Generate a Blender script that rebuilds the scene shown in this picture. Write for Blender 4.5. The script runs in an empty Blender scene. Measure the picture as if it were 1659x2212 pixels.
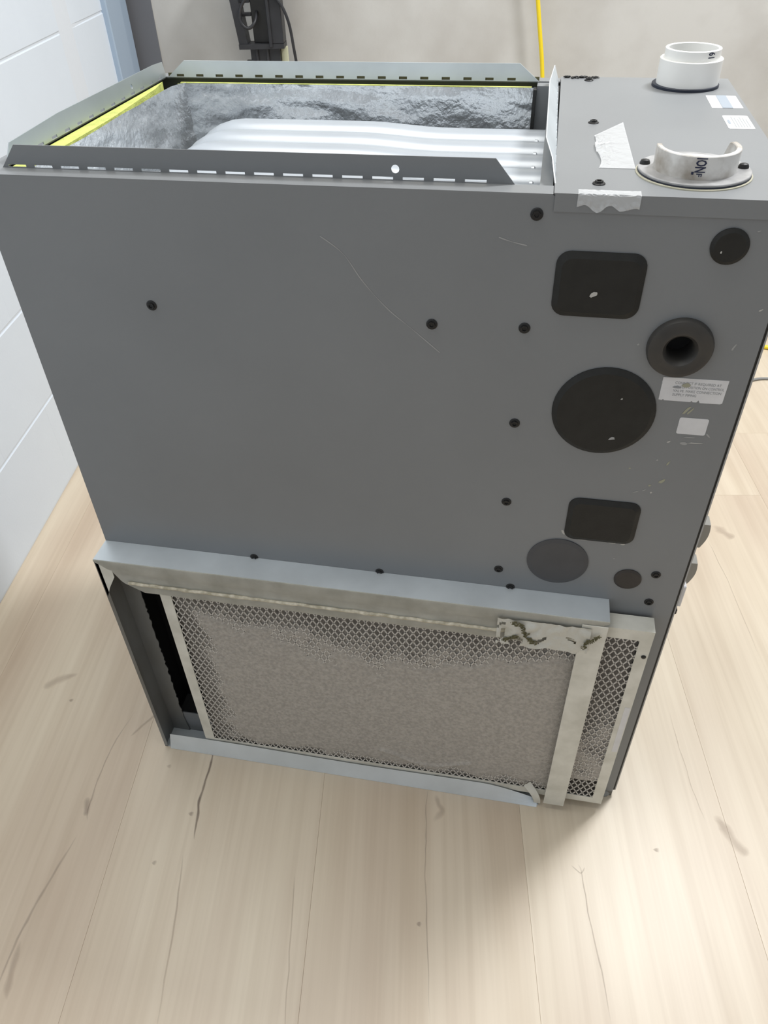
import bpy, bmesh, math, random
from mathutils import Vector, Matrix, noise
random.seed(7)
R = math.radians
sc = bpy.context.scene
COL = sc.collection

# ------------------------------------------------------------------ camera
cam = bpy.data.cameras.new('camera')
cam.sensor_fit = 'VERTICAL'; cam.sensor_height = 24.0
cam.lens = 1637.95 * 24.0 / 2212.0
cam.clip_start = 0.02
co = bpy.data.objects.new('camera', cam); COL.objects.link(co)
co.location = (0.51139, -0.64337, 1.09909)
co.rotation_euler = (0.8568296, 0.0264929, 0.1871513)
sc.camera = co

# ------------------------------------------------------------------ world, lamps, exposure
w = bpy.data.worlds.new('room_light'); sc.world = w; w.use_nodes = True
bg = w.node_tree.nodes['Background']
bg.inputs[0].default_value = (0.93, 0.96, 1.0, 1)
bg.inputs[1].default_value = 0.50

def area(name, loc, aim, sx, sy, power, col):
    l = bpy.data.lights.new(name, 'AREA'); l.shape = 'RECTANGLE'
    l.size, l.size_y, l.energy, l.color = sx, sy, power, col
    o = bpy.data.objects.new(name, l); COL.objects.link(o); o.location = loc
    o.rotation_euler = (Vector(aim) - Vector(loc)).to_track_quat('-Z', 'Y').to_euler()
    return o
# ceiling panel above and behind the furnace: the main lamp of the room
area('main_and_fill_lamp', (1.42, 0.98, 2.75), (1.42, 0.98, 0), 0.45, 0.45, 66, (0.975, 0.985, 1.0))
# unseen fill light added straight above the furnace to lift the shaded floor
area('main_and_fill_lamp', (0.15, 0.15, 2.75), (0.15, 0.15, 0), 1.2, 1.2, 27, (1.0, 0.955, 0.885))

vs = sc.view_settings
vs.view_transform = 'Standard'; vs.look = 'None'; vs.gamma = 1.0
vs.exposure = -0.12
try: vs.use_curve_mapping = False
except Exception: pass

# ------------------------------------------------------------------ materials
def mat(name, col, rough=0.5, metal=0.0, var=0.0, scale=20.0, bump=0.0, bscale=120.0, col2=None,
        stretch=(1, 1, 1), spec=0.5, alpha=1.0, ramp=(0.35, 0.65), rvar=0.0, detail=4.0):
    m = bpy.data.materials.new(name); m.use_nodes = True
    nt = m.node_tree; b = nt.nodes['Principled BSDF']
    b.inputs['Base Color'].default_value = (*col, 1)
    b.inputs['Roughness'].default_value = rough
    b.inputs['Metallic'].default_value = metal
    b.inputs['Specular IOR Level'].default_value = spec
    b.inputs['Alpha'].default_value = alpha
    tc = nt.nodes.new('ShaderNodeTexCoord'); mp = nt.nodes.new('ShaderNodeMapping')
    mp.inputs['Scale'].default_value = stretch
    nt.links.new(tc.outputs['Object'], mp.inputs[0])
    if var or col2:
        n = nt.nodes.new('ShaderNodeTexNoise'); n.inputs['Scale'].default_value = scale; n.inputs['Detail'].default_value = detail
        r = nt.nodes.new('ShaderNodeValToRGB')
        r.color_ramp.elements[0].position, r.color_ramp.elements[1].position = ramp
        c2 = col2 or tuple(c * (1 - var) for c in col)
        r.color_ramp.elements[0].color = (*c2, 1); r.color_ramp.elements[1].color = (*col, 1)
        nt.links.new(mp.outputs[0], n.inputs['Vector']); nt.links.new(n.outputs[0], r.inputs[0])
        nt.links.new(r.outputs[0], b.inputs['Base Color'])
        if rvar:
            mr = nt.nodes.new('ShaderNodeMapRange')
            mr.inputs[3].default_value = rough - rvar; mr.inputs[4].default_value = rough + rvar
            nt.links.new(n.outputs[0], mr.inputs[0]); nt.links.new(mr.outputs[0], b.inputs['Roughness'])
    if bump:
        n2 = nt.nodes.new('ShaderNodeTexNoise'); n2.inputs['Scale'].default_value = bscale; n2.inputs['Detail'].default_value = 3
        bp = nt.nodes.new('ShaderNodeBump'); bp.inputs['Strength'].default_value = bump; bp.inputs['Distance'].default_value = 0.002
        nt.links.new(mp.outputs[0], n2.inputs['Vector']); nt.links.new(n2.outputs[0], bp.inputs['Height'])
        nt.links.new(bp.outputs[0], b.inputs['Normal'])
    return m

M = {}
M['paint'] = mat('grey_cabinet_paint', (0.225, 0.235, 0.242), 0.40, 0.0, var=0.07, scale=5, bump=0.04, bscale=900)
M['door'] = mat('door_grey_paint', (0.40, 0.40, 0.39), 0.4)
M['galv'] = mat('galvanized_steel', (0.70, 0.755, 0.785), 0.42, 0.4, var=0.12, scale=14, rvar=0.08)
M['galvdusty'] = mat('dusty_galvanized_steel', (0.76, 0.75, 0.68), 0.6, 0.1, col2=(0.62, 0.61, 0.54), scale=30, bump=0.1, bscale=200)
M['galvdark'] = mat('dull_galvanized_steel', (0.25, 0.265, 0.27), 0.5, 0.3, col2=(0.16, 0.155, 0.14), scale=12, stretch=(1, 1, .3))
M['alum'] = mat('aluminized_tube_steel', (0.50, 0.54, 0.58), 0.36, 0.3, var=0.08, scale=10)
M['foil'] = mat('aluminium_foil_facing', (0.80, 0.83, 0.85), 0.27, 0.7, var=0.2, scale=26, bump=0.8, bscale=130, rvar=0.08)
M['fiber'] = mat('yellow_fibreglass', (0.66, 0.72, 0.20), 0.95, 0, var=0.25, scale=90, bump=0.6, bscale=500)
M['black'] = mat('black_plastic', (0.022, 0.022, 0.021), 0.5, 0, var=0.2, scale=30)
M['plug'] = mat('black_knockout_plastic', (0.022, 0.022, 0.020), 0.5, 0, var=0.2, scale=60, bump=0.1, bscale=700, spec=0.3)
M['plug2'] = mat('grey_knockout_steel', (0.068, 0.070, 0.076), 0.5, 0, var=0.12, scale=40)
M['plug3'] = mat('brown_black_plug', (0.042, 0.036, 0.032), 0.6, 0, var=0.2, scale=60)
M['rubber'] = mat('black_rubber', (0.034, 0.033, 0.032), 0.5, 0, col2=(0.05, 0.046, 0.04), scale=45)
M['knob'] = mat('olive_grey_knob_plastic', (0.30, 0.29, 0.26), 0.35)
M['galvdim'] = mat('dimmed_galvanized_steel', (0.47, 0.515, 0.53), 0.33, 0.6, var=0.15, scale=9, rvar=0.06)  # darker copy of the galvanized steel, weaker light put into the colour
M['screw'] = mat('black_screw', (0.022, 0.022, 0.022), 0.4, 0.4)
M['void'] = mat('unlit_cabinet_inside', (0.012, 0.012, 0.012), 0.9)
M['pvc'] = mat('white_pvc', (0.90, 0.90, 0.87), 0.35, 0, var=0.03, scale=30)
M['pvcdirty'] = mat('stained_white_pvc', (0.76, 0.75, 0.72), 0.38, 0, col2=(0.36, 0.32, 0.27), scale=38, ramp=(0.34, 0.60))
M['flange'] = mat('scuffed_grey_flange', (0.42, 0.42, 0.42), 0.35, 0, var=0.35, scale=60)
M['navy'] = mat('dark_navy_gasket', (0.012, 0.018, 0.035), 0.5)
M['cream'] = mat('cream_foam_gasket', (0.56, 0.54, 0.42), 0.9, 0, var=0.15, scale=90)
M['ink'] = mat('dark_print_ink', (0.02, 0.025, 0.06), 0.6)
M['inkgrey'] = mat('faded_grey_print', (0.30, 0.31, 0.32), 0.7)
M['inkpale'] = mat('pale_grey_print', (0.37, 0.39, 0.40), 0.7)
M['label'] = mat('white_sticker', (0.74, 0.74, 0.75), 0.5, 0, var=0.08, scale=60)
M['labelblue'] = mat('pale_blue_sticker_band', (0.32, 0.365, 0.415), 0.5)
M['tape'] = mat('clear_tape', (0.82, 0.84, 0.85), 0.16, 0, alpha=0.55, bump=0.7, bscale=60)
M['foiltape'] = mat('torn_foil_tape', (0.58, 0.58, 0.53), 0.5, 0.15, col2=(0.30, 0.29, 0.21), scale=24, ramp=(0.25, 0.42), bump=0.5)
M['scuff'] = mat('pale_scuff', (0.50, 0.49, 0.46), 0.8)
M['scuffgreen'] = mat('olive_scuff', (0.37, 0.365, 0.27), 0.8)
M['scuffgrey'] = mat('faint_scuff', (0.36, 0.36, 0.355), 0.7)
M['dust'] = mat('grey_filter_dust', (0.52, 0.49, 0.445), 1.0, 0, col2=(0.40, 0.375, 0.34), scale=220, bump=0.9, bscale=500, spec=0.05, detail=6)
M['wire'] = mat('dusty_filter_wire', (0.60, 0.575, 0.53), 0.8, 0.1)
M['padback'] = mat('dark_filter_media', (0.10, 0.093, 0.085), 1.0, spec=0.05)
M['caulk'] = mat('dusty_caulk', (0.70, 0.65, 0.53), 0.95, 0, col2=(0.42, 0.38, 0.28), scale=140, bump=0.6)
M['lint'] = mat('olive_lint', (0.14, 0.13, 0.075), 1.0, spec=0.05)
M['cordY'] = mat('yellow_cord_jacket', (0.86, 0.66, 0.02), 0.45)
M['cordG'] = mat('grey_cable_jacket', (0.26, 0.26, 0.25), 0.5)
M['blkdev'] = mat('black_stand_plastic', (0.030, 0.031, 0.035), 0.45, 0, var=0.25, scale=30)
M['paleY'] = mat('pale_yellow_plastic', (0.60, 0.60, 0.42), 0.5)
M['steelA'] = mat('blue_grey_frame_paint', (0.36, 0.455, 0.57), 0.4)
M['greystrip'] = mat('dark_grey_strip', (0.165, 0.17, 0.185), 0.5)
M['block'] = mat('white_painted_block', (0.75, 0.82, 0.90), 0.55, 0, var=0.02, scale=7, bump=0.12, bscale=260)
M['mortar'] = mat('white_painted_mortar', (0.76, 0.81, 0.87), 0.6, 0, bump=0.2, bscale=200)
M['concrete'] = mat('smooth_grey_concrete', (0.56, 0.555, 0.53), 0.75, 0, col2=(0.45, 0.435, 0.405), scale=4.5, ramp=(0.32, 0.62), bump=0.12, bscale=130, detail=8)
M['subfloor'] = mat('subfloor_board', (0.18, 0.14, 0.10), 0.9)
M['crack'] = mat('wood_crack_print', (0.22, 0.17, 0.135), 0.6)
M['crack2'] = mat('faint_wood_crack_print', (0.40, 0.325, 0.27), 0.5)
M['knot'] = mat('wood_knot_print', (0.50, 0.405, 0.325), 0.5)

def wood():
    m = bpy.data.materials.new('pale_oak_laminate'); m.use_nodes = True
    nt = m.node_tree; b = nt.nodes['Principled BSDF']; L = nt.links.new
    tc = nt.nodes.new('ShaderNodeTexCoord'); oi = nt.nodes.new('ShaderNodeObjectInfo')
    add = nt.nodes.new('ShaderNodeVectorMath'); add.operation = 'ADD'
    sca = nt.nodes.new('ShaderNodeVectorMath'); sca.operation = 'SCALE'; sca.inputs[3].default_value = 37.0
    comb = nt.nodes.new('ShaderNodeCombineXYZ')
    for i in range(3): L(oi.outputs['Random'], comb.inputs[i])
    L(comb.outputs[0], sca.inputs[0]); L(tc.outputs['Object'], add.inputs[0]); L(sca.outputs[0], add.inputs[1])
    def noi(scale, st, det=5, dist=0.0):
        mp = nt.nodes.new('ShaderNodeMapping'); mp.inputs['Scale'].default_value = st
        n = nt.nodes.new('ShaderNodeTexNoise'); n.inputs['Scale'].default_value = scale
        n.inputs['Detail'].default_value = det; n.inputs['Distortion'].default_value = dist
        L(add.outputs[0], mp.inputs[0]); L(mp.outputs[0], n.inputs['Vector']); return n
    def ramp(src, p0, c0, p1, c1):
        r = nt.nodes.new('ShaderNodeValToRGB'); e = r.color_ramp.elements
        e[0].position, e[0].color = p0, (*c0, 1); e[1].position, e[1].color = p1, (*c1, 1)
        L(src.outputs[0], r.inputs[0]); return r
    big = ramp(noi(5.0, (1, 0.28, 1), 3), 0.34, (0.580, 0.475, 0.365), 0.66, (0.700, 0.612, 0.478))
    fine = ramp(noi(95.0, (1, 0.02, 1), 6, 0.4), 0.3, (0.91, 0.895, 0.88), 0.62, (1.0, 1.0, 1.0))
    band = ramp(noi(17.0, (1, 0.05, 1), 4, 0.8), 0.30, (0.90, 0.875, 0.85), 0.58, (1.0, 1.0, 1.0))
    def mul(a, c):
        x = nt.nodes.new('ShaderNodeMix'); x.data_type = 'RGBA'; x.blend_type = 'MULTIPLY'; x.inputs[0].default_value = 1.0
        L(a, x.inputs[6]); L(c, x.inputs[7]); return x.outputs[2]
    L(mul(mul(big.outputs[0], fine.outputs[0]), band.outputs[0]), b.inputs['Base Color'])
    b.inputs['Roughness'].default_value = 0.38
    return m
M['wood'] = wood()
def soften(m, k):
    nt = m.node_tree; at = nt.nodes.new('ShaderNodeAttribute'); at.attribute_name = 'ink'
    mu = nt.nodes.new('ShaderNodeMath'); mu.operation = 'MULTIPLY'; mu.inputs[1].default_value = k; mu.use_clamp = True
    nt.links.new(at.outputs['Fac'], mu.inputs[0]); nt.links.new(mu.outputs[0], nt.nodes['Principled BSDF'].inputs['Alpha'])
def dusting(m, bare):
    nt = m.node_tree; b = nt.nodes['Principled BSDF']; src = b.inputs['Base Color'].links[0].from_socket
    at = nt.nodes.new('ShaderNodeAttribute'); at.attribute_name = 'ink'
    mx = nt.nodes.new('ShaderNodeMix'); mx.data_type = 'RGBA'; mx.inputs[6].default_value = (*bare, 1)
    nt.links.new(at.outputs['Fac'], mx.inputs[0]); nt.links.new(src, mx.inputs[7]); nt.links.new(mx.outputs[2], b.inputs['Base Color'])
dusting(M['dust'], (0.11, 0.10, 0.09))            # bare filter media shows where no dust has settled
soften(M['crack'], 0.85); soften(M['crack2'], 0.42); soften(M['knot'], 0.4)

# ------------------------------------------------------------------ helpers
WM = {}                                   # world matrices of parents
def tag(o, label=None, cat=None, group=None, kind=None):
    if label: o['label'] = label
    if cat: o['category'] = cat
    if group: o['group'] = group
    if kind: o['kind'] = kind
    return o
def mesh_of(bm, name, m, smooth=False):
    me = bpy.data.meshes.new(name)
    bmesh.ops.recalc_face_normals(bm, faces=bm.faces)
    if smooth:
        for f in bm.faces: f.smooth = True
    bm.to_mesh(me); bm.free()
    if m: me.materials.append(M[m])
    return me
def place(o, parent=None, mw=None):
    COL.objects.link(o)
    if mw is not None: o.matrix_basis = mw
    WM[o.name] = o.matrix_basis.copy()
    if parent:
        o.parent = parent; o.matrix_parent_inverse = WM[parent.name].inverted()
    return o
def obj(name, bm, m, parent=None, smooth=False, frame=None, sharp=None):
    """verts in world (or frame) coordinates; origin moved to the middle of the base"""
    xs = [v.co for v in bm.verts]
    lo = [min(c[i] for c in xs) for i in range(3)]; hi = [max(c[i] for c in xs) for i in range(3)]
    c = Vector(((lo[0] + hi[0]) / 2, (lo[1] + hi[1]) / 2, lo[2]))
    bmesh.ops.translate(bm, verts=bm.verts, vec=-c)
    me = mesh_of(bm, name, m, smooth)
    if smooth and sharp:
        try: me.set_sharp_from_angle(angle=R(sharp))
        except Exception: pass
    o = bpy.data.objects.new(name, me)
    mw = Matrix.Translation(c)
    if frame is not None: mw = frame @ mw
    return place(o, parent, mw)
def dup(src_me, name, mw, parent=None):
    return place(bpy.data.objects.new(name, src_me), parent, mw)
def empty(name, loc):
    return place(bpy.data.objects.new(name, None), None, Matrix.Translation(Vector(loc)))
def box(bm, x0, x1, y0, y1, z0, z1):
    v = [bm.verts.new(p) for p in ((x0, y0, z0), (x1, y0, z0), (x1, y1, z0), (x0, y1, z0), (x0, y0, z1), (x1, y0, z1), (x1, y1, z1), (x0, y1, z1))]
    for f in ((0, 1, 2, 3), (4, 5, 6, 7), (0, 1, 5, 4), (1, 2, 6, 5), (2, 3, 7, 6), (3, 0, 4, 7)):
        bm.faces.new([v[i] for i in f])
    return v
def B(*a, bev=0.0):
    bm = bmesh.new(); box(bm, *a)
    if bev: bmesh.ops.bevel(bm, geom=bm.edges[:], offset=bev, segments=1, affect='EDGES')
    return bm
def plate(bm, outer, holes, t, fn):
    """flat sheet with holes in 2-D, thickness t; fn(a, b, h) -> 3-D"""
    es = []
    def loop(pts):
        vs_ = [bm.verts.new((p[0], p[1], 0)) for p in pts]
        for i in range(len(vs_)): es.append(bm.edges.new((vs_[i], vs_[(i + 1) % len(vs_)])))
    loop(outer)
    for h in holes: loop(h)
    r = bmesh.ops.triangle_fill(bm, use_beauty=True, use_dissolve=False, edges=es)
    fs = [g for g in r['geom'] if isinstance(g, bmesh.types.BMFace)]
    vset = {v for f in fs for v in f.verts}
    ex = bmesh.ops.extrude_face_region(bm, geom=fs)
    nv = [g for g in ex['geom'] if isinstance(g, bmesh.types.BMVert)]
    for v in nv: v.co.z = t
    for v in list(vset) + nv: v.co = Vector(fn(v.co.x, v.co.y, v.co.z))
def rect(x0, x1, y0, y1): return [(x0, y0), (x1, y0), (x1, y1), (x0, y1)]
def circ(cx, cy, r, n=32): return [(cx + r * math.cos(2 * math.pi * i / n), cy + r * math.sin(2 * math.pi * i / n)) for i in range(n)]
def rrect(x0, x1, y0, y1, r, n=6):
    p = []
    for cx, cy, a in ((x1 - r, y1 - r, 0), (x0 + r, y1 - r, 90), (x0 + r, y0 + r, 180), (x1 - r, y0 + r, 270)):
        for i in range(n + 1):
            t = R(a + 90 * i / n); p.append((cx + r * math.cos(t), cy + r * math.sin(t)))
    return p
def lathe(bm, prof, c, n=48, axis='z', close=False, rim=None):
    """profile [(r, h)] revolved about an axis through c; rim(theta, r, h) may change h"""
    rings = []
    for r, h in prof:
        ring = []
        for i in range(n):
            t = 2 * math.pi * i / n; hh = rim(t, r, h) if rim else h
            a, b = r * math.cos(t), r * math.sin(t)
            p = {'z': (c[0] + a, c[1] + b, c[2] + hh), 'y': (c[0] + a, c[1] - hh, c[2] + b), 'x': (c[0] + hh, c[1] + a, c[2] + b)}[axis]
            ring.append(bm.verts.new(p))
        rings.append(ring)
    k = len(rings)
    for j in range(k if close else k - 1):
        A, Bn = rings[j], rings[(j + 1) % k]
        for i in range(n): bm.faces.new((A[i], A[(i + 1) % n], Bn[(i + 1) % n], Bn[i]))
    if not close:
        if prof[0][0] > 1e-6: bm.faces.new(rings[0])
        if prof[-1][0] > 1e-6: bm.faces.new(rings[-1])
def tube(bm, pts, r, n=10, rad=None, flat=1.0):
    P = [Vector(p) for p in pts]; rings = []
    t0 = (P[1] - P[0]).normalized(); up = Vector((0, 0, 1))
    if abs(t0.dot(up)) > 0.95: up = Vector((0, 1, 0))
    nrm = (up - t0 * up.dot(t0)).normalized()
    for i, p in enumerate(P):
        t = (P[min(i + 1, len(P) - 1)] - P[max(i - 1, 0)]).normalized()
        nrm = (nrm - t * nrm.dot(t)).normalized(); bn = t.cross(nrm)
        rr = rad[i] if rad else r
        ra, rb = rr if isinstance(rr, tuple) else (rr, rr * flat)
        rings.append([bm.verts.new(p + nrm * ra * math.cos(2 * math.pi * k / n) + bn * rb * math.sin(2 * math.pi * k / n)) for k in range(n)])
    for a, b in zip(rings, rings[1:]):
        for k in range(n): bm.faces.new((a[k], a[(k + 1) % n], b[(k + 1) % n], b[k]))
    bm.faces.new(rings[0]); bm.faces.new(rings[-1])
def smoothpath(pts, n=8):
    P = [Vector(p) for p in pts]; out = []
    for i in range(len(P) - 1):
        a = P[max(i - 1, 0)]; b = P[i]; c = P[i + 1]; d = P[min(i + 2, len(P) - 1)]
        for k in range(n):
            t = k / n
            out.append(0.5 * ((2 * b) + (c - a) * t + (2 * a - 5 * b + 4 * c - d) * t * t + (3 * b - a - 3 * c + d) * t ** 3))
    out.append(P[-1]); return out
def grid(bm, nx, ny, fn, skip=None):
    vs_ = [[bm.verts.new(fn(i / nx, j / ny)) for i in range(nx + 1)] for j in range(ny + 1)]
    for j in range(ny):
        for i in range(nx):
            if skip and skip((i + .5) / nx, (j + .5) / ny): continue
            bm.faces.new((vs_[j][i], vs_[j][i + 1], vs_[j + 1][i + 1], vs_[j + 1][i]))
def text_mesh(body, size, bold=0.0):
    cu = bpy.data.curves.new('print', 'FONT'); cu.body = body; cu.size = size
    cu.offset = size * bold; cu.align_x = 'LEFT'; cu.resolution_u = 2
    o = bpy.data.objects.new('print', cu); COL.objects.link(o)
    dg = bpy.context.evaluated_depsgraph_get(); me = bpy.data.meshes.new_from_object(o.evaluated_get(dg))
    bm = bmesh.new(); bm.from_mesh(me)
    bpy.data.objects.remove(o); bpy.data.meshes.remove(me); bpy.data.curves.remove(cu)
    return bm
def blob(cx, cz, rx, rz, n=9, rot=0, j=0.35):
    p = []
    for i in range(n):
        t = 2 * math.pi * i / n; k = 1 + random.uniform(-j, j)
        a, b = rx * k * math.cos(t), rz * k * math.sin(t)
        p.append((cx + a * math.cos(rot) - b * math.sin(rot), cz + a * math.sin(rot) + b * math.cos(rot)))
    return p

# ================================================================== THE SETTING
TH = R(8.447)
ROT = Matrix.Rotation(TH, 4, 'Z')
FL = ROT                                                     # floor frame (planks run along its y)
bm = B(-2.2, 3.6, -3.2, 3.6, -0.05, -0.009)
floor = tag(obj('floor', bm, 'subfloor', frame=FL), kind='structure')
PW, PL = 0.302, 1.38
k = 0
for i in range(-5, 10):
    u0 = 0.565 + PW * i
    if u0 < -2.2 or u0 + PW > 3.6: continue
    off = (0.66 + 0.10 * (i % 3)) - PL * 4
    # the butt joint that shows right of the furnace
    if i == 1: off = 0.62 - PL * 4
    s = off
    while s < 2.6:
        a, b_ = max(s, -3.2), min(s + PL, 2.6)
        if b_ - a > 0.1:
            bm = bmesh.new(); g = 0.00008
            box(bm, u0 + g, u0 + PW - g, a + g, b_ - g, -0.009, 0)
            top = [e for e in bm.edges if all(v.co.z > -1e-6 for v in e.verts)]
            bmesh.ops.bevel(bm, geom=top, offset=0.00025, segments=1, affect='EDGES')
            obj('plank', bm, 'wood', floor, frame=FL); k += 1
        s += PL
# printed cracks and knots of the laminate, flush marks on the planks
def mark(pts, wid, m, name='wood_crack', parent=None):
    """soft-edged strip; the colour attribute 'ink' fades to nothing at its rims"""
    P = smoothpath([(x, y, 0) for x, y in pts], 6); bm = bmesh.new(); n = len(P); row = []
    lay = bm.verts.layers.float_color.new('ink')
    for i, p in enumerate(P):
        t = (P[min(i + 1, n - 1)] - P[max(i - 1, 0)]).normalized(); q = Vector((-t.y, t.x, 0))
        f = i / (n - 1); ends = min(1, f * 5, (1 - f) * 5)
        ww = wid * (1.9 if 'knot' in name else 1.25) * (0.35 + 0.65 * ends) * (0.8 + 0.5 * noise.noise(p * 60))
        p = p + q * 0.0016 * noise.noise(p * 45); r = []
        for o_, a_ in ((-1.4, 0), (-.35, 1), (.35, 1), (1.4, 0)):
            v = bm.verts.new(p + q * o_ * ww / 2 + Vector((0, 0, 0.0003))); k_ = a_ * ends * (0.75 + 0.4 * noise.noise(p * 30))
            v[lay] = (k_, k_, k_, 1); r.append(v)
        row.append(r)
    for a, b in zip(row, row[1:]):
        for k_ in range(3): bm.faces.new((a[k_], a[k_ + 1], b[k_ + 1], b[k_]))
    return obj(name, bm, m, floor)
mark([(0.080, -0.02), (0.087, -0.06), (0.090, -0.11), (0.100, -0.150), (0.106, -0.178)], 0.0032, 'crack')
mark([(0.436, -0.03), (0.437, -0.06), (0.443, -0.10), (0.452, -0.17), (0.468, -0.26), (0.484, -0.35)], 0.0016, 'crack2')
mark([(0.450, -0.045), (0.456, -0.06), (0.463, -0.07), (0.452, -0.088)], 0.006, 'knot', 'wood_knot')
mark([(-0.078, 0.02), (-0.086, -0.05), (-0.082, -0.11), (-0.074, -0.16), (-0.066, -0.178)], 0.0022, 'crack2')
mark([(-0.086, -0.142), (-0.076, -0.160), (-0.073, -0.172)], 0.0055, 'crack2', 'wood_knot')
mark([(-0.070, -0.20), (-0.078, -0.28), (-0.080, -0.35), (-0.073, -0.42)], 0.0034, 'crack2')
mark([(-0.075, -0.35), (-0.066, -0.39), (-0.055, -0.42)], 0.005, 'knot', 'wood_knot')
mark([(0.664, -0.115), (0.670, -0.13), (0.680, -0.19), (0.694, -0.25), (0.705, -0.31)], 0.0016, 'crack2')
mark([(0.655, -0.118), (0.668, -0.128), (0.675, -0.118)], 0.0018, 'crack2')
mark([(0.815, 0.17), (0.825, 0.10), (0.838, 0.03), (0.850, -0.02)], 0.0013, 'knot')
mark([(0.93, 0.62), (0.955, 0.50), (0.983, 0.31)], 0.0015, 'knot')
mark([(0.866, -0.005), (0.888, -0.045), (0.905, -0.06)], 0.010, 'knot', 'wood_knot')
mark([(-0.215, 0.075), (-0.245, 0.055), (-0.262, 0.035)], 0.009, 'knot', 'wood_knot')
mark([(-0.105, 0.43), (-0.15, 0.25), (-0.175, 0.18)], 0.0016, 'knot')
mark([(-0.02, 0.06), (-0.05, 0.00), (-0.065, -0.03)], 0.004, 'knot')
mark([(0.95, 0.665), (0.972, 0.64), (0.985, 0.628)], 0.014, 'knot', 'wood_knot')
mark([(0.268, -0.20), (0.285, -0.28), (0.31, -0.40)], 0.0020, 'knot')
mark([(0.098, -0.20), (0.122, -0.29), (0.150, -0.42)], 0.0024, 'knot')
for x, y in ((0.452, -0.235), (0.775, -0.075), (-0.20, 0.02), (0.02, -0.07), (0.085, -0.14), (0.06, -0.22)):
    mark([(x, y + .003), (x + .001, y), (x, y - .003)], 0.0035, 'crack2', 'wood_knot')

# --- white block wall on the left; local y along the wall, local x into the room
A0 = Vector((-0.4502, 0.2027, 0))
WF = Matrix.Translation(A0) @ ROT
SEND = 1.316; CJ = 1.0115; CH = 0.2032
wall_left = tag(obj('wall_left', B(-0.20, -0.0022, -3.3, SEND, 0, 2.6), 'mortar', frame=WF), kind='structure')
def block_bm(y0, y1, z0, z1, dip=0.0):
    bm = bmesh.new(); n = 10 if dip else 1; c = 0.0026; g = 0.0026
    za, zb, zc, zd = z0 + g * 0.6, z0 + g * 0.6 + c, z1 - g * 0.6 - c, z1 - g * 0.6
    rows = []
    for i in range(n + 1):
        f = i / n; y = y0 + (y1 - y0) * f
        x = -dip * math.exp(-((y - y0) / 0.075) ** 1.4) if dip else 0.0
        rows.append([bm.verts.new(p) for p in ((-0.05, y, za), (x - 0.0022, y, za), (x, y, zb), (x, y, zc), (x - 0.0022, y, zd), (-0.05, y, zd))])
    for a, b in zip(rows, rows[1:]):
        for q in range(5): bm.faces.new((a[q], a[q + 1], b[q + 1], b[q]))
        bm.faces.new((a[5], a[0], b[0], b[5]))
    bm.faces.new(rows[0]); bm.faces.new(rows[-1])
    return bm
L = 0.4064
for r_ in range(12):
    z0 = 0.002 if r_ == 0 else r_ * CH; z1 = (r_ + 1) * CH
    y = CJ - (L if r_ % 2 else L / 2)
    yy = [CJ, y]
    while yy[-1] > -2.9: yy.append(yy[-1] - L)
    for a, b in zip(yy[1:], yy): obj('block', block_bm(a + .00005, b - .00005, z0, z1), 'block', wall_left, frame=WF)
    obj('block', block_bm(CJ + .0003, SEND, z0, z1, 0.007), 'block', wall_left, frame=WF)

# --- grey steel frame at the end of the block wall
tr = tag(obj('trim_1', B(-0.20, 0.014, SEND, SEND + 0.112, 0, 2.4, bev=0.003), 'steelA', frame=WF), kind='structure')
obj('frame_stop', B(-0.20, -0.004, SEND + 0.112, SEND + 0.215, 0, 2.4, bev=0.002), 'steelA', tr, frame=WF)
# --- concrete wall at the back
yb = SEND + 0.245
wall_back = tag(obj('wall_back', B(-0.5, 4.2, yb, yb + 0.2, 0, 2.6), 'concrete', frame=WF), kind='structure')
tag(obj('corner_strip', B(-0.19, 0.058, yb - 0.004, yb, 0, 2.4), 'greystrip', frame=WF), kind='structure')  # flat dark grey strip on the back wall at the corner

# ================================================================== FURNACE
D, W, H = 0.7145, 0.4183, 0.889
fur = tag(empty('gas_furnace', (0, 0, 0)),
          'grey metal gas furnace cabinet standing on the wood floor, open top showing tubes', 'furnace')
T = 0.0015
FY = lambda a, b, h: (a, h, b)                    # sheet on the near side, thickness goes inwards
# near side panel with the return-air opening and the grommet hole
bm = bmesh.new()
plate(bm, rect(0, D, 0.012, H - T), [rect(0.018, 0.655, 0.050, 0.372), circ(0.648, 0.7605, 0.0125, 24)], T, FY)
side = obj('side_panel', bm, 'paint', fur)
side['label'] = 'dark grey side panel with knockouts and screws'
obj('far_panel', B(0, D, W - T, W, 0.012, H - T), 'paint', fur)
obj('back_panel', B(0, T, T, W - T, 0.012, H - T), 'paint', fur)
obj('base_panel', B(0.0, D, 0.0, W, 0.0, 0.012), 'galvdark', fur)
obj('light_block_deck', B(T, D - T, T, W - T, 0.440, 0.444), 'galvdark', fur)  # unseen deck added to keep light out of the lower cabinet
obj('dark_inside_sheet', B(0.0018, 0.0030, 0.0018, 0.0598, 0.0125, 0.4395), 'void', fur)  # black sheets painted as the shade inside, behind the return opening
obj('dark_inside_sheet', B(0.0016, 0.70, 0.060, 0.064, 0.0125, 0.4395), 'void', fur)
# horizontal ledges round the supply opening
bm = bmesh.new(); plate(bm, [(0, 0), (0.523, 0), (0.523, 0.02), (0, 0.02)], [], T, lambda a, b, h: (a, b, H - h))
obj('top_ledge', bm, 'paint', fur)
obj('top_ledge', B(0.0, 0.523, W - 0.02, W, H - T, H), 'paint', fur)
obj('top_ledge', B(0.0, 0.02, 0.02, W - 0.02, H - T, H), 'paint', fur)
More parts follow.
